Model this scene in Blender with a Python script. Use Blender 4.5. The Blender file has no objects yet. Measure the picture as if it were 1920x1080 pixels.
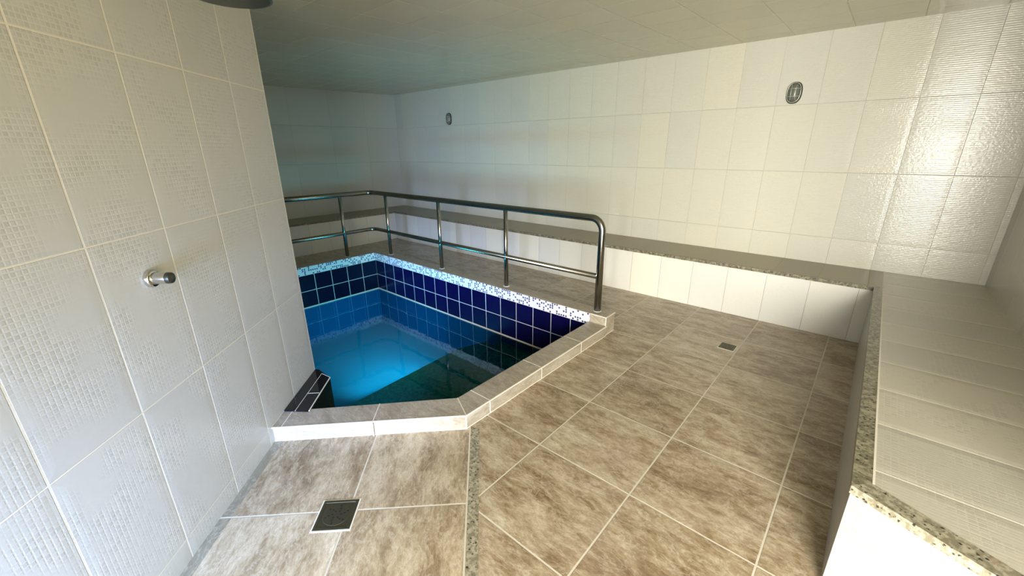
import bpy, bmesh, math, random
from mathutils import Vector, Matrix
PI = math.pi; S2 = math.sqrt(.5)
C = bpy.context.scene.collection
scene = bpy.context.scene
random.seed(4)

# ------------------------------------------------------------------ camera
H = 1.45
yaw, pitch, roll, fpx = -7.19129238e-01, -3.28393945e-01, -6.42415153e-03, 768.18
f = Vector((math.sin(yaw)*math.cos(pitch), math.cos(yaw)*math.cos(pitch), math.sin(pitch)))
r = Vector((math.cos(yaw), -math.sin(yaw), 0)); u = r.cross(f)
r2 = math.cos(roll)*r + math.sin(roll)*u; u2 = -math.sin(roll)*r + math.cos(roll)*u
cam = bpy.data.cameras.new('camera'); co = bpy.data.objects.new('camera', cam); C.objects.link(co)
M = Matrix((r2, u2, -f)).transposed().to_4x4(); M.translation = (0, 0, H); co.matrix_world = M
cam.sensor_fit = 'HORIZONTAL'; cam.sensor_width = 36; cam.lens = fpx/1920*36; cam.clip_start = .02
scene.camera = co

# ------------------------------------------------------------------ world, lights, exposure
w = bpy.data.worlds.new('world'); scene.world = w; w.use_nodes = True
w.node_tree.nodes['Background'].inputs[0].default_value = (.75, .85, 1, 1)
w.node_tree.nodes['Background'].inputs[1].default_value = 1.0
vs = scene.view_settings
vs.view_transform = 'Standard'; vs.look = 'None'; vs.gamma = 1; vs.use_curve_mapping = False; vs.exposure = 0.36

def area(name, loc, target, sx, sy, energy, color):
    l = bpy.data.lights.new(name, 'AREA'); l.shape = 'RECTANGLE'; l.size = sx; l.size_y = sy
    l.energy = energy; l.color = color
    o = bpy.data.objects.new(name, l); C.objects.link(o); o.location = loc
    o.rotation_euler = (Vector(target)-Vector(loc)).to_track_quat('-Z', 'Y').to_euler()
    return o
dl = area('doorway_daylight', (1.55, -2.5, 1.25), (.8, 1.2, .1), 2.2, 2.1, 430, (1, .95, .84)); dl.data.spread = math.radians(140)
wl = area('blue_wall_fill', (-.22, -1.34, .62), (-1.5, -.3, .42), .8, .9, 42, (.26, .48, 1)); wl.data.spread = math.radians(55)  # added fill that tints the lower left wall blue, no known source
pl = area('pool_lamp_light', (-2.99, 1.9, -.62), (-4.84, 2.5, -.54), .95, .12, 8, (.55, .95, 1)); pl.data.spread = math.radians(85)
pu = area('teal_wall_fill', (-2.97, 1.45, -.56), (-4.1, 4.5, 2.1), .9, .08, 8.5, (1.0, .93, 1)); pu.data.spread = math.radians(85)  # added unseen lamp, throws teal through the water onto the upper long wall

# ------------------------------------------------------------------ node helpers
class N:
    def __init__(s, name):
        s.m = bpy.data.materials.new(name); s.m.use_nodes = True; s.t = s.m.node_tree
        s.b = s.t.nodes['Principled BSDF']
    def n(s, kind, **k):
        x = s.t.nodes.new(kind)
        for a, v in k.items(): setattr(x, a, v)
        return x
    def put(s, inp, v):
        if isinstance(v, bpy.types.NodeSocket): s.t.links.new(v, inp)
        elif v is not None:
            if hasattr(inp.default_value, '__len__') and isinstance(v, (tuple, list)) and len(v) == 3 and len(inp.default_value) == 4: v = (*v, 1)
            inp.default_value = v
    def math(s, op, a, b=None, c=None, clamp=False):
        x = s.n('ShaderNodeMath', operation=op, use_clamp=clamp)
        for i, v in enumerate((a, b, c)):
            if v is not None: s.put(x.inputs[i], v)
        return x.outputs[0]
    def mix(s, fac, a, b, blend='MIX'):
        x = s.n('ShaderNodeMix', data_type='RGBA', blend_type=blend)
        s.put(x.inputs[0], fac); s.put(x.inputs[6], a); s.put(x.inputs[7], b); return x.outputs[2]
    def comb(s, x_, y_, z_=0.0):
        x = s.n('ShaderNodeCombineXYZ'); s.put(x.inputs[0], x_); s.put(x.inputs[1], y_); s.put(x.inputs[2], z_); return x.outputs[0]
    def smooth(s, v, a, b):
        x = s.n('ShaderNodeMapRange', interpolation_type='SMOOTHSTEP'); s.put(x.inputs[0], v)
        x.inputs[1].default_value = a; x.inputs[2].default_value = b; return x.outputs[0]
    def noise(s, vec, scale, detail=3, rough=.5, dist=0):
        x = s.n('ShaderNodeTexNoise'); s.put(x.inputs['Vector'], vec); x.inputs['Scale'].default_value = scale
        x.inputs['Detail'].default_value = detail; x.inputs['Roughness'].default_value = rough; x.inputs['Distortion'].default_value = dist
        return x.outputs[0]
    def white(s, vec):
        x = s.n('ShaderNodeTexWhiteNoise', noise_dimensions='3D'); s.put(x.inputs[0], vec)
        y = s.n('ShaderNodeSeparateColor'); s.t.links.new(x.outputs[1], y.inputs[0]); return y.outputs
    def ramp(s, fac, stops):
        x = s.n('ShaderNodeValToRGB'); s.put(x.inputs[0], fac); e = x.color_ramp.elements
        while len(e) < len(stops): e.new(.5)
        for i, (p, c) in enumerate(stops): e[i].position = p; e[i].color = (*c, 1)
        return x.outputs[0]
    def uv(s):
        x = s.n('ShaderNodeUVMap', uv_map='UVMap'); y = s.n('ShaderNodeSeparateXYZ'); s.t.links.new(x.outputs[0], y.inputs[0])
        return x.outputs[0], y.outputs[0], y.outputs[1]
    def bump(s, h, strength=1, dist=1.0):
        x = s.n('ShaderNodeBump'); x.inputs['Strength'].default_value = strength; x.inputs['Distance'].default_value = dist
        s.put(x.inputs['Height'], h); s.t.links.new(x.outputs[0], s.b.inputs['Normal'])
    def fin(s, col=None, rough=None, metal=None, spec=None):
        s.put(s.b.inputs['Base Color'], col); s.put(s.b.inputs['Roughness'], rough)
        s.put(s.b.inputs['Metallic'], metal); s.put(s.b.inputs['Specular IOR Level'], spec)
        return s.m

def grid(s, U, V, w_, h_, u0, v0):
    """cell ids, local coords (metres from cell centre) and distance to the nearest joint"""
    a = s.math('DIVIDE', s.math('SUBTRACT', U, u0), w_); b = s.math('DIVIDE', s.math('SUBTRACT', V, v0), h_)
    ca = s.math('FLOOR', a); cb = s.math('FLOOR', b)
    la = s.math('MULTIPLY', s.math('SUBTRACT', s.math('SUBTRACT', a, ca), .5), w_)
    lb = s.math('MULTIPLY', s.math('SUBTRACT', s.math('SUBTRACT', b, cb), .5), h_)
    da = s.math('SUBTRACT', w_/2, s.math('ABSOLUTE', la)); db = s.math('SUBTRACT', h_/2, s.math('ABSOLUTE', lb))
    return ca, cb, la, lb, da, db, s.math('MINIMUM', da, db)

def wall_tile(name, w_, h_, u0, v0, gu=.004, gv=.003, base=(.58, .575, .51), alt=(.54, .54, .49), grout=(.78, .74, .61),
              mosaic=.5, ribs=0.0, rough=.28, tilt=.006, pillow=.0012, seed=0.0, cell=.0145, vj=1.0):
    s = N(name); vec, U, V = s.uv()
    ca, cb, la, lb, da, db, d = grid(s, U, V, w_, h_, u0, v0)
    ma = s.smooth(da, gu/2, gu/2+.0012); mb = s.smooth(db, gv/2, gv/2+.001); tile = s.math('MULTIPLY', ma, mb)
    rn = s.white(s.comb(ca, cb, seed))
    col = s.mix(rn[0], base, alt)
    # printed mosaic: little squares, some of them a shade darker, patches where they fade
    ce = grid(s, U, V, cell, cell, u0, v0)
    rs = s.white(s.comb(s.math('FLOOR', s.math('ADD', ce[0], s.math('MULTIPLY', s.math('MODULO', ce[1], 2), .0))), ce[1], seed+3))
    dark = s.math('GREATER_THAN', rs[0], .62); inner = s.smooth(ce[6], .001, .0028)
    mask = s.smooth(s.noise(vec, 5.5, 2), .38, .62)
    fac = s.math('MULTIPLY', s.math('MULTIPLY', dark, inner), s.math('MULTIPLY', mask, mosaic*.36))
    col = s.mix(fac, col, tuple(c*.72 for c in base))
    lines = s.math('MULTIPLY', s.math('SUBTRACT', 1.0, inner), s.math('MULTIPLY', mask, mosaic*.25))
    col = s.mix(lines, col, tuple(min(1, c*1.16) for c in base))
    gcol = grout if vj else s.mix(ma, tuple(c*.9 for c in base), grout)
    col = s.mix(tile, gcol, col)
    h1 = s.math('MULTIPLY', tile, .0012)
    pil = s.math('MULTIPLY', s.smooth(d, 0, .035), pillow)
    t1 = s.math('MULTIPLY', la, s.math('MULTIPLY', s.math('SUBTRACT', rn[1], .5), tilt*2))
    t2 = s.math('MULTIPLY', lb, s.math('MULTIPLY', s.math('SUBTRACT', rn[2], .5), tilt*2))
    hh = s.math('ADD', s.math('ADD', h1, pil), s.math('ADD', t1, t2))
    hh = s.math('ADD', hh, s.math('MULTIPLY', s.math('MULTIPLY', inner, mask), .00022*mosaic))
    if ribs: 
        rb = s.math('SINE', s.math('MULTIPLY', V, 2*PI/.0135))
        hh = s.math('ADD', hh, s.math('MULTIPLY', rb, ribs))
        hh = s.math('ADD', hh, s.math('MULTIPLY', s.noise(vec, 60, 2), ribs*5))
    s.bump(hh)
    return s.fin(col, s.math('ADD', rough, s.math('MULTIPLY', s.math('SUBTRACT', 1.0, tile), .4)))

def stone_tile(name, w_, h_, u0, v0, g=.006, along=0, stops=None, grout=(.60, .56, .46), rough=.3, seed=0.0, nogrid=False, gu=None):
    s = N(name); vec, U, V = s.uv()
    ca, cb, la, lb, da, db, d = grid(s, U, V, w_, h_, u0, v0)
    tile = s.smooth(d, g/2, g/2+.0015)
    rn = s.white(s.comb(ca, cb, seed))
    off = s.comb(s.math('MULTIPLY', rn[0], 7), s.math('MULTIPLY', rn[1], 9), s.math('MULTIPLY', rn[2], 5))
    A, B = (U, V) if along == 0 else (V, U)
    v1 = s.n('ShaderNodeVectorMath', operation='ADD'); s.put(v1.inputs[0], s.comb(s.math('MULTIPLY', A, 1.0), s.math('MULTIPLY', B, 2.4))); s.put(v1.inputs[1], off)
    n1 = s.noise(v1.outputs[0], 4.2, 10, .72, .45)
    n2 = s.noise(v1.outputs[0], 22, 8, .75, .5)
    n3 = s.noise(v1.outputs[0], 1.1, 2)
    n4 = s.noise(v1.outputs[0], 75, 4, .7)
    m = s.math('ADD', s.math('MULTIPLY', n1, .50), s.math('ADD', s.math('MULTIPLY', n2, .27), s.math('ADD', s.math('MULTIPLY', n3, .11), s.math('MULTIPLY', n4, .14))))
    m = s.math('ADD', m, s.math('MULTIPLY', s.math('SUBTRACT', rn[1], .5), .05))
    col = s.ramp(m, stops or [(.41, (.155, .10, .05)), (.465, (.255, .185, .11)), (.515, (.36, .285, .19)), (.57, (.46, .39, .28)), (.64, (.62, .56, .45))])
    vn = s.math('ABSOLUTE', s.math('SUBTRACT', s.noise(v1.outputs[0], 7.5, 6, .62, .8), .5))
    col = s.mix(s.math('MULTIPLY', s.math('SUBTRACT', 1.0, s.smooth(vn, .0, .028)), .32), col, (.70, .65, .54))
    vd = s.math('ABSOLUTE', s.math('SUBTRACT', s.noise(v1.outputs[0], 11, 6, .65, .6), .47))
    col = s.mix(s.math('MULTIPLY', s.math('SUBTRACT', 1.0, s.smooth(vd, .0, .02)), .28), col, (.16, .10, .055))
    pk = s.smooth(s.noise(vec, 2.3, 2), .5, .75)
    col = s.mix(s.math('MULTIPLY', pk, .25), col, (.42, .33, .29))
    col = s.mix(tile, grout, col)
    hh = s.math('ADD', s.math('MULTIPLY', tile, .001), s.math('MULTIPLY', n2, .0007))
    s.bump(hh)
    return s.fin(col, s.math('ADD', rough, s.math('MULTIPLY', s.math('SUBTRACT', 1.0, tile), .4)))

def granite(name, base=(.21, .195, .135), light=(.40, .37, .28), dark=(.035, .03, .025), sc=48, rough=.3, amt=(.46, .54)):
    s = N(name); g = s.n('ShaderNodeNewGeometry').outputs['Position']
    n1 = s.noise(g, sc, 4, .7); n2 = s.noise(g, sc*1.9, 3, .6)
    c = s.mix(s.smooth(n1, .42, .6), base, light)
    v = s.n('ShaderNodeTexVoronoi'); s.put(v.inputs['Vector'], g); v.inputs['Scale'].default_value = sc*1.5
    sp = s.math('MULTIPLY', s.math('SUBTRACT', 1.0, s.smooth(v.outputs['Distance'], .22, .42)), s.math('SUBTRACT', 1.0, s.smooth(n2, amt[0], amt[1])))
    c = s.mix(sp, c, dark)
    c = s.mix(s.math('MULTIPLY', s.smooth(s.noise(g, 14, 2), .6, .72), .35), c, (.22, .10, .05))
    return s.fin(c, rough)

def plain(name, col, rough=.5, metal=0.0, spec=None):
    s = N(name); return s.fin(col, rough, metal, spec)

M_wall_part = wall_tile('partition_tile', .306, .55, 1.213, .09, gu=.0055, gv=.0045, mosaic=1.1, tilt=.003, pillow=.0005)
M_wall_long = wall_tile('long_wall_tile', .31, .55, .092, .14, gu=.0012, gv=.004, mosaic=.35, ribs=.00016, rough=.2, tilt=.004, pillow=.0005, vj=.0,
                        grout=(.58, .56, .47), base=(.66, .64, .53), alt=(.61, .605, .53), seed=2.0)
M_wall_far = wall_tile('end_wall_tile', .6, .55, 4.5, .14, gu=.002, gv=.004, mosaic=.2, ribs=.00008, grout=(.48, .46, .38), seed=5.0)
M_wall_right = wall_tile('right_wall_tile', .31, .55, .0, .14, mosaic=.4, seed=8.0, base=(.55, .53, .47), alt=(.5, .49, .44))
M_riser = wall_tile('riser_tile', .305, .6, .05, -.05, gu=.002, gv=.003, mosaic=.3, grout=(.55, .52, .45), base=(.84, .82, .72), alt=(.74, .74, .70), seed=11.0)
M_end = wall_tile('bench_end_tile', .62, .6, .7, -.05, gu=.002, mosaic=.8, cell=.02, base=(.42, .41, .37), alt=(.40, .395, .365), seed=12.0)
M_seat_long = wall_tile('shaded_seat_tile', .31, .7, .092, 3.9, gu=.0025, mosaic=.15, grout=(.46, .42, .30), base=(.33, .29, .195), alt=(.295, .26, .18), seed=14.0, ribs=.00005, rough=.36)  # same tile as the walls; the missing door light is a darker base
M_seat_right = wall_tile('right_seat_tile', 2.2, .315, -.9, .62, gv=.005, mosaic=.85, cell=.02, grout=(.72, .68, .57), base=(.54, .505, .42), alt=(.47, .45, .385), seed=17.0, rough=.33, ribs=.00004)
M_ceil = wall_tile('ceiling_tile', .39, .33, .0, .02, gu=.003, gv=.003, mosaic=.12, grout=(.62, .59, .42), base=(.57, .53, .37), alt=(.54, .505, .36), rough=.2, tilt=.003, pillow=.0002, seed=21.0)
M_floor = stone_tile('floor_stone_tile', .497, .497, .446, .408)
M_floor_entry = stone_tile('entry_stone_tile', .497, .497, 1.385, .607, along=0, seed=5.0,
    stops=[(.41, (.20, .145, .085)), (.465, (.31, .24, .155)), (.515, (.41, .335, .225)), (.57, (.52, .445, .32)), (.64, (.66, .60, .48))])
M_cut = stone_tile('cut_floor_tile', .497, 3, 1.385, 0, seed=9.0, stops=[(.4, (.20, .18, .13)), (.6, (.29, .27, .20))])
M_curb_top = stone_tile('curb_top_tile', 50, 50, -25, -25, seed=6.0, stops=[(.38, (.25, .205, .15)), (.5, (.36, .31, .24)), (.62, (.47, .42, .34))])
M_curb_side = stone_tile('curb_side_tile', 50, 50, -25, -25, seed=7.0, rough=.4, stops=[(.42, (.31, .26, .18)), (.5, (.39, .345, .27)), (.6, (.49, .455, .38))], grout=(.72, .69, .6))
M_granite = granite('speckled_granite')
M_granite_dark = granite('bench_edge_granite', base=(.15, .14, .09), light=(.31, .29, .20), sc=40, amt=(.50, .56))
M_green = granite('green_pool_granite', base=(.015, .085, .035), light=(.03, .17, .07), dark=(.005, .03, .015), sc=26)
M_steel = N('brushed_steel')
_s = M_steel; _s.bump(_s.noise(_s.n('ShaderNodeNewGeometry').outputs['Position'], 30, 3), .15, .002); M_steel = _s.fin((.33, .33, .30), .22, 1.0)
M_chrome = plain('chrome', (.62, .62, .6), .12, 1.0)
M_darksteel = plain('tarnished_steel', (.10, .10, .075), .38, .9)
M_hole = plain('drain_hole_black', (.008, .008, .008), .6)
M_drainplate = plain('dull_drain_metal', (.10, .095, .06), .45, .8)
M_white = plain('white_paint', (.75, .75, .72), .5)
M_groutm = plain('grout', (.74, .70, .6), .7)

def pool_tile(name, base, alt, grout, v0=-.135, u0=.0, rough=.2, spec=.5):
    s = N(name); vec, U, V = s.uv()
    ca, cb, la, lb, da, db, d = grid(s, U, V, .205, .195, u0, v0)
    tile = s.smooth(d, .0028, .0042); rn = s.white(s.comb(ca, cb, 4.0))
    col = s.mix(tile, grout, s.mix(s.math('POWER', rn[0], 3), base, alt))
    s.bump(s.math('ADD', s.math('MULTIPLY', s.smooth(d, .002, .008), .0015), s.math('MULTIPLY', s.math('MULTIPLY', la, s.math('SUBTRACT', rn[1], .5)), .02)))
    return s.fin(col, rough, spec=spec)
M_navy = pool_tile('navy_pool_tile', (.003, .0015, .040), (.004, .003, .055), (.62, .62, .66), u0=-4.84)
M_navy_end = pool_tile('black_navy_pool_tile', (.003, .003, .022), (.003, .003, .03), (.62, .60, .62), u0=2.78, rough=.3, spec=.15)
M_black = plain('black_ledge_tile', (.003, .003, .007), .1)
M_under = pool_tile('scatter_blue_tile', (.003, .058, .16), (.003, .062, .17), (.015, .10, .22), u0=-4.84)  # light scattered in the water, put into the tile colour as blue
M_poolfloor = N('pool_floor_plaster'); _s = M_poolfloor
M_poolfloor = _s.fin(_s.mix(_s.noise(_s.n('ShaderNodeNewGeometry').outputs['Position'], 1.4, 2), (.008, .27, .44), (.01, .30, .47)), .7)

def mosaic_band(name, dens=.45, base=(.80, .82, .88), dot=(.03, .035, .16)):
    s = N(name); vec, U, V = s.uv()
    ca, cb, la, lb, da, db, d = grid(s, U, V, .024, .020, 0, .06)
    rn = s.white(s.comb(ca, cb, 1.0))
    rr = s.math('SQRT', s.math('ADD', s.math('MULTIPLY', la, la), s.math('MULTIPLY', lb, lb)))
    dt = s.math('MULTIPLY', s.math('GREATER_THAN', rn[0], 1-dens), s.math('SUBTRACT', 1.0, s.smooth(rr, .0078, .0095)))
    c = s.mix(dt, base, s.mix(rn[1], dot, (.10, .12, .30)))
    c = s.mix(s.smooth(d, .0006, .0012), (.82, .82, .84), c)
    return s.fin(c, .25)
M_band = mosaic_band('white_blue_mosaic', .5)

# water surface: Fresnel mix of clear tinted transmission and a mirror reflection, with the faintest ripple
s = N('pool_water'); t = s.t; t.nodes.remove(s.b)
out = [n for n in t.nodes if n.type == 'OUTPUT_MATERIAL'][0]
fr = s.n('ShaderNodeFresnel'); fr.inputs[0].default_value = 1.33
tr = s.n('ShaderNodeBsdfTransparent'); tr.inputs[0].default_value = (.05, .74, .92, 1)
gl = s.n('ShaderNodeBsdfGlossy'); gl.inputs['Roughness'].default_value = .025; gl.inputs[0].default_value = (1, 1, 1, 1)
bp = s.n('ShaderNodeBump'); bp.inputs['Distance'].default_value = .004; bp.inputs['Strength'].default_value = .35
s.put(bp.inputs['Height'], s.noise(s.n('ShaderNodeNewGeometry').outputs['Position'], 5, 2))
t.links.new(bp.outputs[0], gl.inputs['Normal'])
mx = s.n('ShaderNodeMixShader'); t.links.new(fr.outputs[0], mx.inputs[0]); t.links.new(tr.outputs[0], mx.inputs[1]); t.links.new(gl.outputs[0], mx.inputs[2])
t.links.new(mx.outputs[0], out.inputs[0]); M_water = s.m

s = N('lamp_glass'); s.b.inputs['Transmission Weight'].default_value = .55; M_glass = s.fin((.30, .32, .27), .18)

# ------------------------------------------------------------------ mesh helpers
def auto_uv(me, rot=0.0):
    uv = me.uv_layers.new(name='UVMap'); cr, sr = math.cos(rot), math.sin(rot)
    for p in me.polygons:
        n = p.normal
        if abs(n.z) > .7: ax, ay = Vector((cr, sr, 0)), Vector((-sr, cr, 0))
        else:
            tt = Vector((-n.y, n.x, 0)).normalized()
            if abs(tt.x) > .72:
                if tt.x < 0: tt = -tt
            elif tt.y < 0: tt = -tt
            ax, ay = tt, Vector((0, 0, 1))
        for li in p.loop_indices:
            v = me.vertices[me.loops[li].vertex_index].co; uv.data[li].uv = (v.dot(ax), v.dot(ay))
def obj(name, bm, mats, parent=None, rot=0.0, smooth=False, bevel=0, loc=None):
    me = bpy.data.meshes.new(name); bmesh.ops.recalc_face_normals(bm, faces=bm.faces); bm.to_mesh(me); bm.free()
    auto_uv(me, rot)
    for m in (mats if isinstance(mats, (list, tuple)) else [mats]): me.materials.append(m)
    o = bpy.data.objects.new(name, me); C.objects.link(o)
    if smooth:
        for p in me.polygons: p.use_smooth = True
    if parent: o.parent = parent; o.matrix_parent_inverse = parent.matrix_world.inverted()
    if bevel:
        b = o.modifiers.new('bevel', 'BEVEL'); b.width = bevel; b.segments = 2; b.limit_method = 'ANGLE'
    return o
def prism(bm, pts, z0, z1, mi=0, top_mi=None):
    lo = [bm.verts.new((x, y, z0 if not callable(z0) else z0(x, y))) for x, y in pts]
    hi = [bm.verts.new((x, y, z1 if not callable(z1) else z1(x, y))) for x, y in pts]
    n = len(pts); fs = []
    for i in range(n):
        q = bm.faces.new((lo[i], lo[(i+1) % n], hi[(i+1) % n], hi[i])); q.material_index = mi
    q = bm.faces.new(hi); q.material_index = mi if top_mi is None else top_mi
    bm.faces.new(list(reversed(lo))).material_index = mi
def box(bm, a, b, mi=0):
    prism(bm, [(a[0], a[1]), (b[0], a[1]), (b[0], b[1]), (a[0], b[1])], a[2], b[2], mi)
def BM(*prisms):
    bm = bmesh.new()
    for p in prisms: prism(bm, *p)
    return bm
def tube(bm, pts, rad, seg=16, caps=True):
    pts = [Vector(p) for p in pts]; rings = []; up = None
    for i, p in enumerate(pts):
        d = (pts[min(i+1, len(pts)-1)]-pts[max(i-1, 0)]).normalized()
        if up is None: up = d.orthogonal().normalized()
        up = (up - d*up.dot(d)).normalized(); sd = d.cross(up)
        rr = rad[i] if isinstance(rad, (list, tuple)) else rad
        rings.append([bm.verts.new(p + (up*math.cos(2*PI*k/seg) + sd*math.sin(2*PI*k/seg))*rr) for k in range(seg)])
    for a, b in zip(rings, rings[1:]):
        for k in range(seg): bm.faces.new((a[k], a[(k+1) % seg], b[(k+1) % seg], b[k]))
    if caps: bm.faces.new(rings[0][::-1]); bm.faces.new(rings[-1])
def corner(p0, p1, p2, rad, n=10):
    """rounded corner at p1"""
    p0, p1, p2 = map(Vector, (p0, p1, p2)); a = (p0-p1).normalized(); b = (p2-p1).normalized()
    c = p1 + (a+b)*rad; out_ = []
    for i in range(n+1):
        th = i/n*PI/2
        out_.append(c - b*rad*math.cos(th) - a*rad*math.sin(th))
    return out_
def thing(name, label, cat, loc=(0, 0, 0), group=None):
    o = bpy.data.objects.new(name, None); C.objects.link(o); o.location = loc; o['label'] = label; o['category'] = cat
    if group: o['group'] = group
    bpy.context.view_layer.update(); return o
def tag(o, label, cat): o['label'] = label; o['category'] = cat; return o
def struct(o): o['kind'] = 'structure'; return o
def UN(u_, n_): return (n_*S2 - u_*S2, n_*S2 + u_*S2)     # entry frame: u along the left wall, n away from it

# ------------------------------------------------------------------ the setting
YL, XF, XR, YB = 4.5, -6.6, .75, -1.25
NP = -1.13; UE = 2.445
zc = lambda x, y: 2.326 - .02*(YL-y)
BZ, ZL, ZH, ZW = .46, .085, .16, -.34
PX0, PX1, PY1 = -4.84, -1.585, 2.78           # pool inner faces
PC = UN(UE, NP)                               # free corner of the left wall

struct(obj('wall_back', BM(([(XF-.12, YL), (XR+.12, YL), (XR+.12, YL+.12), (XF-.12, YL+.12)], 0, 2.45)), M_wall_long))
struct(obj('wall_end', BM(([(XF-.12, .776), (XF, .776), (XF, YL), (XF-.12, YL)], 0, 2.45)), M_wall_far))
struct(obj('wall_right', BM(([(XR, 1.17), (XR+.12, 1.17), (XR+.12, YL), (XR, YL)], 0, 2.45)), M_wall_right))
e2 = UN(UE-.2, NP-.15)
b0 = (NP/S2-YB, YB)
struct(obj('wall_left', BM(([b0, PC, (PC[0]-.16, PC[1]), (b0[0]-.22, YB)], -1.3, 2.45)), M_wall_part))
struct(obj('wall_near', BM(([(PC[0]-.16, PC[1]), (XF, PC[1]), (XF, .776), (PC[0]-.16, .776)], -1.3, 2.45)), M_wall_far))
struct(obj('wall_side', BM(([(XR+.12, 1.17), (2.2, .50), (2.32, .50), (2.32, YB), (2.44, YB), (2.44, .58), (XR+.12, 1.30)], 0, 2.45)), M_wall_right))
# wall behind the camera: opening on the left added for the blue fill, doorway on the right
bm = bmesh.new()
yb0 = YB-.12
for a, b, z0, z1 in [(b0[0]-.22, .2, 1.32, 2.45), (b0[0]-.22, .2, 0, .18), (.2, .55, 0, 2.45), (.55, 2.0, 2.12, 2.45), (2.0, 2.44, 0, 2.45)]:
    box(bm, (a, yb0, z0), (b, YB, z1))
struct(obj('wall_front', bm, M_wall_right))
struct(obj('ceiling', BM(([(XF-.12, -1.37), (2.44, -1.37), (2.44, YL+.12), (XF-.12, YL+.12)], zc, 2.5)), M_ceil))

# floors (slabs with the pool left open)
q = UN(1.89, -.06)
main_floor = [[(-1.5, 2.85), (-1.5, 1.2), (-1.4, 1.2), UN(0.6, -.06), (b0[0]+1.5, YB), (1.82, YB), (1.82, 1.3), (.85, 1.3), (.85, YL+.05), (-1.5, YL+.05)],
              [(XF-.05, 2.85), (-1.5, 2.85), (-1.5, YL+.05), (XF-.05, YL+.05)],
              [(XF-.05, .85), (-4.92, .85), (-4.92, 2.85), (XF-.05, 2.85)]]
bm = bmesh.new()
n0 = UN(1.93, -.06); n1 = UN(-.9, -.06)
def yat(x, n): return n/S2-x
mf = [(-1.5, 2.85), (-1.5, 1.30), (-1.405, 1.265), UN(1.885, -.06), (-.06/S2-YB, YB), (2.32, YB), (2.32, 1.3), (.85, 1.3), (.85, YL+.05), (-1.5, YL+.05)]
prism(bm, mf, -.1, 0)
prism(bm, [(XF-.05, 2.85), (-1.5, 2.85), (-1.5, YL+.05), (XF-.05, YL+.05)], -.1, 0)
prism(bm, [(XF, .93), (-4.92, .93), (-4.92, 2.85), (XF-.05, 2.85)], -.1, 0)
struct(obj('floor', bm, M_floor))
# entry floor: u measured along the left wall; stops at the curb
uo = 1.885
ef = [(NP+.04, 1.87), (-.105, 1.87), (-.105, -.5), (NP+.04, -.5)]
def clipY(pts, y0):
    o_ = []
    for i in range(len(pts)):
        a, b = pts[i], pts[(i+1) % len(pts)]
        if a[1] >= y0: o_.append(a)
        if (a[1] >= y0) != (b[1] >= y0):
            k = (y0-a[1])/(b[1]-a[1]); o_.append((a[0]+k*(b[0]-a[0]), y0))
    return o_
def entry(n0_, n1_, u0_, u1_): return clipY([UN(u0_, n0_), UN(u1_, n0_), UN(u1_, n1_), UN(u0_, n1_)], YB)
struct(obj('floor_entry', BM((entry(NP+.045, -.105, -1.6, 1.90), -.1, 0)), M_floor_entry, rot=PI*3/4))
struct(obj('trim_1', BM((entry(NP, NP+.045, -1.6, 1.90), -.1, .001)), M_cut, rot=PI*3/4))
o = obj('threshold_strip', BM((entry(-.105, -.058, -1.6, 1.885), -.1, .0015)), M_granite)
tag(o, 'speckled granite strip in the floor between entry tiles and diagonal tiles', 'threshold')

# ------------------------------------------------------------------ plunge pool
pool = thing('plunge_pool', 'sunken plunge pool lined with navy tiles under a white mosaic band, beige tiled rim', 'pool', (-3.2, 1.9, ZW-.8))
ZF = -.80
ci0, ci1 = (-2.225, .615), (-1.585, 1.325)    # inner edge of the low curb
E0, E1 = UN(2.335, -.99), None
LE = (-2.355, .945)                            # ledge corner above the water
k = PI/4
# lower, submerged lining
bm = bmesh.new()
prism(bm, [(PX0-.1, PY1), (PX1+.1, PY1), (PX1+.1, PY1+.1), (PX0-.1, PY1+.1)], ZF, ZW+.0)
prism(bm, [(PX0-.1, LE[1]-.015), (PX0, LE[1]-.015), (PX0, PY1), (PX0-.1, PY1)], ZF, ZW)
prism(bm, [(PX1, 1.325), (PX1+.1, 1.325), (PX1+.1, PY1), (PX1, PY1)], ZF, ZW)
prism(bm, [(PX0, LE[1]-.015), (LE[0], LE[1]-.015), LE, (PX0, LE[1])], ZF, ZW)
prism(bm, [ci1, ci0, (ci0[0]+.1, ci0[1]-.1), (ci1[0]+.1, ci1[1]-.05)], ZF, ZW)
Ee = UN(2.02, -.99)
prism(bm, [LE, (LE[0]-.02, LE[1]-.015), (Ee[0]-.04, Ee[1]-.02), Ee], ZF, ZW)
obj('submerged_lining', bm, M_under, pool)['label'] = 'submerged tiled pool walls, coloured with the blue light scattered in the water'
obj('pool_floor', BM(([(PX0-.1, .93), (-2.5, .93), (-2.1, .5), (PX1+.1, .5), (PX1+.1, PY1+.1), (PX0-.1, PY1+.1)], ZF-.08, ZF)), M_poolfloor, pool)['label'] = 'pale blue pool floor'
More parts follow.
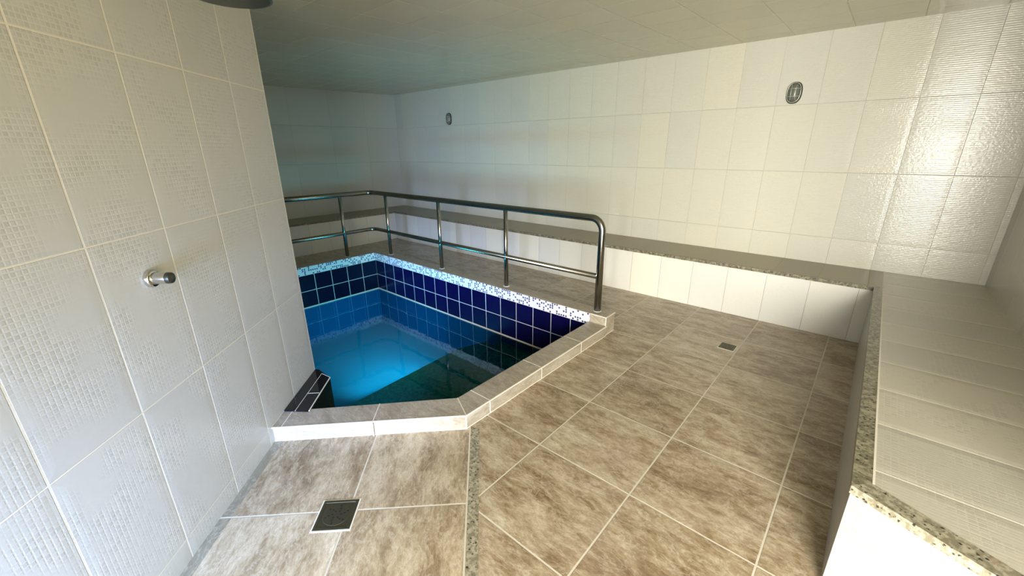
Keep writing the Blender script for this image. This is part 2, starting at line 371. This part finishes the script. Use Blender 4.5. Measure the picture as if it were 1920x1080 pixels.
# tiles above the water
obj('tile_lining', BM(([(PX0, PY1-.0025), (PX1+.005, PY1-.0025), (PX1+.005, PY1+.1), (PX0, PY1+.1)], ZW, .06)), M_navy, pool)['label'] = 'navy tiles with white joints on the long side'
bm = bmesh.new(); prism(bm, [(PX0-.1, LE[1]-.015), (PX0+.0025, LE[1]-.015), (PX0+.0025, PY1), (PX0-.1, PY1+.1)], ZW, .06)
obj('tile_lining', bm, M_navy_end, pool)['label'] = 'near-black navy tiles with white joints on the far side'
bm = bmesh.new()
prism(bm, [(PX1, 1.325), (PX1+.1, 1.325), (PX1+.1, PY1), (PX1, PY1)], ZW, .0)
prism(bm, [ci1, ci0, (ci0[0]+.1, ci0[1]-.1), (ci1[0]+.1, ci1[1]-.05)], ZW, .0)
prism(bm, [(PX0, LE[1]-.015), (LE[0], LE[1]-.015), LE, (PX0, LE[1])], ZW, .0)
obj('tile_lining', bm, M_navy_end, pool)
obj('mosaic_band', BM(([(PX0, PY1-.004), (-1.58, PY1-.004), (-1.58, PY1+.1), (PX0, PY1+.1)], .06, ZH-.003)), M_band, pool)['label'] = 'white mosaic band speckled with blue dots'
obj('mosaic_band', BM(([(PX0-.1, LE[1]-.01), (PX0+.004, LE[1]-.01), (PX0+.004, PY1), (PX0-.1, PY1)], .06, ZH-.003)), M_band, pool)['label'] = 'white and blue mosaic band on the far side'
# white joint just above the water
bm = bmesh.new()
prism(bm, [(PX0, PY1-.006), (PX1, PY1-.006), (PX1, PY1), (PX0, PY1)], ZW-.002, ZW+.012)
prism(bm, [(PX0, LE[1]), (PX0+.006, LE[1]), (PX0+.006, PY1), (PX0, PY1)], ZW-.002, ZW+.012)
obj('waterline_joint', bm, M_groutm, pool)
# high curb round the two far sides
bm = bmesh.new()
prism(bm, [(PX0, PY1), (-1.432, PY1), (-1.432, 2.93), (PX0-.15, 2.93), (PX0-.15, LE[1]-.01), (PX0, LE[1]-.01)], 0, ZH, 0, 1)
obj('raised_curb', bm, [M_curb_side, M_curb_top], pool, bevel=.003)['label'] = 'higher tiled rim carrying the handrail'
# low curb
A, B = UN(1.865, NP), (-1.425, 1.245)
prA = (-2.13, .505)
bm = bmesh.new()
nl = [(-2.125+.0, .51), B, (-1.425, PY1), (PX1, PY1), ci1, ci0, (-2.215, .625)]
At = UN(1.862, NP)
Ai = UN(2.005, NP)
cA = [At, B, (-1.425, PY1), (PX1, PY1), ci1, Ai]
prism(bm, cA, 0, ZL, 0, 1)
obj('low_curb', bm, [M_curb_side, M_curb_top], pool, bevel=.002)['label'] = 'low beige tiled rim around the near sides'
# white joint lines along the upper front edge
bm = bmesh.new()
def stripe(bm, a, b, wd, z0, z1):
    a, b = Vector((*a, 0)), Vector((*b, 0)); d = (b-a).normalized(); n = Vector((-d.y, d.x, 0))*wd/2
    prism(bm, [tuple((a+n)[:2]), tuple((b+n)[:2]), tuple((b-n)[:2]), tuple((a-n)[:2])], z0, z1)
stripe(bm, At, B, .006, ZL-.006, ZL+.0012); stripe(bm, B, (-1.425, PY1), .006, ZL-.006, ZL+.0012)
stripe(bm, (-1.575, PY1), (-1.432, PY1), .006, ZH-.006, ZH+.001); stripe(bm, (-1.432, PY1), (-1.432, 2.93), .006, ZH-.006, ZH+.001)
stripe(bm, (-1.432, PY1-.002), (-1.432, PY1+.004), .007, ZL, ZH)
stripe(bm, At, B, .005, 0, .004); stripe(bm, B, (-1.425, PY1), .005, 0, .004); stripe(bm, (-1.432, PY1), (-1.432, 2.93), .005, 0, .004)
# joints across the rim
def lerp(a, b, t_): return (a[0]+(b[0]-a[0])*t_, a[1]+(b[1]-a[1])*t_)
for a, b in [(UN(1.862, NP+.045), UN(2.005, NP+.045)), (UN(1.868, -.62), UN(2.035, -.62)), (B, ci1), ((-1.425, 1.43), (-1.585, 1.43)), ((-1.425, 1.92), (-1.585, 1.92)), ((-1.425, 2.41), (-1.585, 2.41))]:
    stripe(bm, a, b, .005, ZL-.004, ZL+.0008)
for a in [UN(1.862, -.62), B, (-1.425, 1.43), (-1.425, 1.92), (-1.425, 2.41)]:
    prism(bm, [(a[0]-.0028, a[1]-.0028), (a[0]+.0012, a[1]-.0028), (a[0]+.0012, a[1]+.0028), (a[0]-.0028, a[1]+.0028)], 0, ZL)
obj('rim_joints', bm, M_groutm, pool)
# black tiled ledge under the free end of the left wall
Lb = UN(2.0, NP+.001); Lc = UN(1.985, -.99)
ZLe = .093
obj('tiled_ledge', BM(([Lb, Lc, LE, (PC[0]+.02, LE[1]), UN(UE-.002, NP+.001)], ZW-.1, ZLe)), M_black, pool)['label'] = 'black tiled ledge below the wall corner'
bm = bmesh.new()
stripe(bm, Lc, LE, .005, ZLe-.004, ZLe+.001); stripe(bm, UN(1.99, -1.066), UN(2.385, -1.066), .0025, ZLe-.002, ZLe+.0008)
stripe(bm, UN(2.385, -1.066), LE, .0025, ZLe-.002, ZLe+.0008); stripe(bm, UN(2.16, -1.066), UN(2.16, -1.0), .0025, ZLe-.002, ZLe+.0008)
obj('ledge_joints', bm, M_groutm, pool)
# green granite seat and step below the water
obj('underwater_seat', BM(([(-2.83, .97), (-2.925, 2.5), (-2.82, PY1), (PX1, PY1), (PX1, 1.325), (-2.1, .80), (-2.35, .97)], ZF, -.5)), M_green, pool)['label'] = 'dark green granite underwater seat'
obj('underwater_step', BM(([(-2.55, 2.45), (PX1, 2.45), (PX1, PY1), (-2.62, PY1)], -.5, -.42)), M_green, pool)['label'] = 'dark green granite underwater step'
# water
wt = obj('pool_water', BM(), M_water)
me = wt.data; bm = bmesh.new(); bm.faces.new([bm.verts.new((x, y, ZW)) for x, y in [(PX0, LE[1]), LE, Lc, ci0, ci1, (PX1, PY1), (PX0, PY1)]]); bm.normal_update()
if bm.faces[:][0].normal.z < 0: bmesh.ops.reverse_faces(bm, faces=bm.faces)
bm.to_mesh(me); bm.free(); tag(wt, 'still clear blue water filling the tiled plunge pool', 'water')

# ------------------------------------------------------------------ handrail
zt, zm, RX, RY = .93-.003, .458, -4.915, 2.862
hr = thing('handrail', 'stainless steel two-bar handrail with posts standing on the pool rim', 'handrail', (-1.56, RY, ZH))
pts = [(-1.56, RY, ZH+.001)] + corner((-1.56, RY, 0), (-1.56, RY, zt), (-3, RY, zt), .10, 12) + corner((-3, RY, zt), (RX, RY, zt), (RX, 1, zt), .09, 8) + [(RX, PC[1]+.002, zt)]
bm = bmesh.new(); tube(bm, pts, .0285, 20); obj('top_rail', bm, M_steel, hr, smooth=True)
pts = [(-1.575, RY, zm)] + corner((-3, RY, zm), (RX, RY, zm), (RX, 1, zm), .09, 8) + [(RX, PC[1]+.002, zm)]
bm = bmesh.new(); tube(bm, pts, .0225, 16); obj('mid_rail', bm, M_steel, hr, smooth=True)
for px, py in [(-2.58, RY), (-3.565, RY), (-4.585, RY), (RX, 2.44), (RX, 1.45)]:
    bm = bmesh.new(); tube(bm, [(px, py, ZH+.001), (px, py, zt-.012)], .0205, 16); obj('post', bm, M_steel, hr, smooth=True)
for px, py in [(-1.56, RY), (-2.58, RY), (-3.565, RY), (-4.585, RY), (RX, 2.44)]:
    bm = bmesh.new(); tube(bm, [(px, py, ZH), (px, py, ZH+.003), (px, py, ZH+.004)], [.032, .032, .026], 20); obj('foot_ring', bm, M_white, hr)

# ------------------------------------------------------------------ wall-to-wall bench
bench = thing('tiled_bench', 'low tiled bench running round three walls with a dark speckled granite edge', 'bench', (-2.5, 4.2, 0))
YR, XB, XE = 3.935, -6.06, .133              # riser faces
SX = .176
t0 = .022
c0 = (.133, 1.452); c1 = (XR, 1.17)          # slanting free end
dv = (Vector((*c1, 0))-Vector((*c0, 0))).normalized(); nv = Vector((-dv.y, dv.x, 0))   # into the bench
def inn(p, d_): return (p[0]+nv.x*d_, p[1]+nv.y*d_)
c0b, c1b = inn(c0, .05), inn(c1, .05)
obj('riser', BM(([(XB, YR), (XE, YR), (XE, YL-.003), (XB, YL-.003)], 0, BZ-t0)), M_riser, bench)['label'] = 'white tiled bench front along the long wall'
obj('riser', BM(([(XF, .95), (XB, .95), (XB, YL), (XF, YL)], 0, BZ-t0)), M_riser, bench)['label'] = 'tiled bench front at the far wall'
cr0 = (XE, c0[1]+.012); 
obj('riser', BM(([cr0, (XR, c1[1]+.012), (XR, YL), (XE, YL)], 0, BZ-t0)), M_end, bench)['label'] = 'tiled front and slanting end of the bench on the right'
obj('seat_top', BM(([(XB-.03, YR+.03), (SX, YR+.03), (SX, YL), (XB-.03, YL)], BZ-t0, BZ)), M_seat_long, bench)['label'] = 'tiled seat along the long wall, its shade put into a brown-grey colour'
obj('seat_top', BM(([(XF, .95), (XB-.03, .95), (XB-.03, YL), (XF, YL)], BZ-t0, BZ)), M_seat_long, bench)['label'] = 'tiled seat at the far wall'
xi = SX; yi = c0b[1] + (xi-c0b[0])*dv.y/dv.x
obj('seat_top', BM(([(xi, yi), (XR, c1b[1]), (XR, YL), (xi, YL)], BZ-t0, BZ)), M_seat_right, bench)['label'] = 'beige tiled seat of the right bench'
bm = bmesh.new()
yo = YR-.016; xo = XE-.006
prism(bm, [(XB+.016, yo), (xo, yo), (SX, YR+.03), (XB-.03, YR+.03)], BZ-t0-.004, BZ+.001)
prism(bm, [(XB-.03, .95), (XB+.016, .95), (XB+.016, yo), (XB-.03, YR+.03)], BZ-t0-.004, BZ+.001)
obj('granite_edge', bm, M_granite_dark, bench)['label'] = 'thin dark granite edge of the long bench'
q0 = (xo, c0[1]-.014)
obj('granite_edge', BM(([(xo, yo), q0, (xi, yi), (SX, YR+.03)], BZ-t0-.004, BZ+.001)), M_granite_dark, bench)['label'] = 'granite edge of the right bench'
obj('granite_edge', BM(([q0, (XR, c1[1]-.014), (XR, c1b[1]), (xi, yi)], BZ-t0-.006, BZ+.001)), M_granite, bench)['label'] = 'speckled granite edge of the slanting end'
bm = bmesh.new(); stripe(bm, (SX+.003, yi), (SX+.003, YR), .006, BZ-.004, BZ+.0015)
obj('seat_joint', bm, M_groutm, bench)

# ------------------------------------------------------------------ floor drains
def drain(name, label, cx, cy, size, ang):
    t_ = thing(name, label, 'drain', (cx, cy, 0), None); hs = size/2
    bm = bmesh.new(); 
    for a, b in [((-hs, -hs), (hs, -hs+.012)), ((-hs, hs-.012), (hs, hs)), ((-hs, -hs+.012), (-hs+.012, hs-.012)), ((hs-.012, -hs+.012), (hs, hs-.012))]:
        box(bm, (*a, 0.0), (*b, .004))
    fr_ = obj('frame', bm, M_drainplate, None, bevel=.001); 
    bm = bmesh.new(); i_ = hs-.012
    box(bm, (-i_, -i_, 0), (i_, i_, .0022)); tube(bm, [(0, 0, .0022), (0, 0, .0035)], [size*.37, size*.355], 32)
    gr = obj('grate', bm, M_drainplate, None)
    bm = bmesh.new()
    for ring, rr, num in [(0, size*.12, 6), (1, size*.21, 6), (2, size*.30, 6)]:
        for i in range(num):
            a = i*2*PI/num + ring*.18; c, s_ = math.cos(a), math.sin(a); l, w_ = size*.042, size*.024
            ps = [(rr*c+l*c*math.cos(b)-w_*s_*math.sin(b), rr*s_+l*s_*math.cos(b)+w_*c*math.sin(b)) for b in [j*PI/4 for j in range(8)]]
            prism(bm, ps, .0034, .0039)
    ho = obj('drain_holes', bm, M_hole, None)
    bm = bmesh.new(); g_ = .006
    for a, b in [((-hs-g_, -hs-g_), (hs+g_, -hs)), ((-hs-g_, hs), (hs+g_, hs+g_)), ((-hs-g_, -hs), (-hs, hs)), ((hs, -hs), (hs+g_, hs))]:
        box(bm, (*a, 0), (*b, .0016))
    go = obj('grout_border', bm, M_groutm, None)
    for o_ in (fr_, gr, go): o_.parent = t_
    ho.parent = gr
    t_.rotation_euler = (0, 0, ang); return t_
dc = UN(1.366, -.652)
drain('floor_drain', 'large square metal floor drain in the entry tiles near the left wall', dc[0], dc[1], .148, PI/4)
drain('floor_drain', 'small square floor drain in the main floor in front of the bench', -.62, 3.21, .105, 0)

# ------------------------------------------------------------------ shower valve and head on the left wall
def frame_obj(o_, origin, zaxis):
    z = Vector(zaxis).normalized(); x = Vector((0, 0, 1)).cross(z).normalized(); y = z.cross(x)
    m = Matrix((x, y, z)).transposed().to_4x4(); m.translation = Vector(origin); o_.matrix_world = m
vu, vz = 1.397, 1.043
vp_ = UN(vu, NP)
sv = thing('shower_valve', 'small round chrome push-button shower valve on the left wall', 'valve')
def lathe(name, prof, mat, parent, seg=32):
    bm = bmesh.new(); rings = []
    for rr, z in prof: rings.append([bm.verts.new((rr*math.cos(2*PI*k/seg), rr*math.sin(2*PI*k/seg), z)) for k in range(seg)])
    for a, b in zip(rings, rings[1:]):
        for k in range(seg): bm.faces.new((a[k], a[(k+1) % seg], b[(k+1) % seg], b[k]))
    bm.faces.new(rings[0][::-1]); bm.faces.new(rings[-1])
    o_ = obj(name, bm, mat, None, smooth=False); o_.parent = parent
    for p in o_.data.polygons: p.use_smooth = len(p.vertices) == 4
    e = o_.modifiers.new('edges', 'EDGE_SPLIT'); e.split_angle = math.radians(40)
    return o_
lathe('escutcheon', [(.030, 0), (.0305, .004), (.029, .014), (.027, .016), (.020, .017)], M_darksteel if False else M_chrome, sv)
lathe('valve_body', [(.0195, .016), (.0195, .055), (.0185, .058)], M_chrome, sv)
lathe('push_button', [(.0195, .058), (.0195, .064), (.018, .071), (.012, .075), (.002, .076)], M_darksteel, sv)
frame_obj(sv, (*vp_, vz), (S2, S2, 0))
sh = thing('rain_shower', 'round dark metal rain shower head on an arm from the left wall', 'shower head')
hc = Vector((*UN(vu, NP+.435), 1.856))
lathe('spray_disc', [(.108, 0), (.11, .003), (.11, .008), (.09, .011), (.03, .016), (.014, .03), (.013, .06)], M_chrome, sh)
bm = bmesh.new(); tube(bm, [(0, 0, -.001), (0, 0, .001)], .101, 32); o_ = obj('nozzle_plate', bm, M_darksteel); o_.parent = sh
bm = bmesh.new(); tube(bm, [(0, 0, .05)] + [(-.08+.08*math.cos(a), 0, .06+.08*math.sin(a)) for a in [i*PI/16 for i in range(9)]] + [(-.433, 0, .14)], .011, 16)
o_ = obj('shower_arm', bm, M_chrome, smooth=True); o_.parent = sh
o_.rotation_euler = (0, 0, PI/4); sh.location = hc

# ------------------------------------------------------------------ bulkhead lamps on the long wall
def bulkhead(label, x, z):
    t_ = thing('bulkhead_lamp', label, 'wall lamp')
    def oval(w_, h_, n=32): # stadium-like
        return [(w_*math.copysign(abs(math.cos(a))**.8, math.cos(a)), h_*math.copysign(abs(math.sin(a))**.8, math.sin(a))) for a in [i*2*PI/n for i in range(n)]]
    def solid(name, layers, mat):
        bm = bmesh.new(); rs = [[bm.verts.new((px, py, zz)) for px, py in oval(w_, h_)] for w_, h_, zz in layers]
        for a, b in zip(rs, rs[1:]):
            for k in range(32): bm.faces.new((a[k], a[(k+1) % 32], b[(k+1) % 32], b[k]))
        bm.faces.new(rs[0][::-1]); bm.faces.new(rs[-1]); o_ = obj(name, bm, mat, smooth=True); o_.parent = t_; return o_
    solid('base', [(.066, .098, 0), (.068, .1, .004), (.064, .096, .018), (.056, .088, .02)], M_lampbase)
    solid('glass', [(.050, .082, .018), (.048, .078, .035), (.036, .062, .052), (.018, .035, .06), (.004, .008, .062)], M_glass)
    bm = bmesh.new()
    ring = [Vector((px, py, .034)) for px, py in oval(.056, .088)]
    tube(bm, ring + [ring[0]], .0032, 8, False)
    for xx in (-.02, .02): tube(bm, [(xx*1.3, -.078, .034), (xx, -.05, .06), (xx, 0, .068), (xx, .05, .06), (xx*1.3, .078, .034)], .0028, 8)
    for yy in (-.035, .035): tube(bm, [(-.055, yy, .034), (-.035, yy, .056), (0, yy, .066), (.035, yy, .056), (.055, yy, .034)], .0028, 8)
    o_ = obj('wire_guard', bm, M_lampguard, smooth=True); o_.parent = t_
    frame_obj(t_, (x, YL, z), (0, -1, 0)); t_.matrix_world = t_.matrix_world @ Matrix.Scale(.86, 4); return t_
M_lampbase = plain('dark_lamp_base', (.05, .055, .035), .5)
M_lampguard = plain('lamp_wire_guard', (.55, .56, .5), .35, .6)
bulkhead('oval caged wall lamp high on the brighter right part of the long wall', -.712, 1.885)
bulkhead('oval caged wall lamp high on the long wall near the far corner, above the pool', -5.2, 1.885)
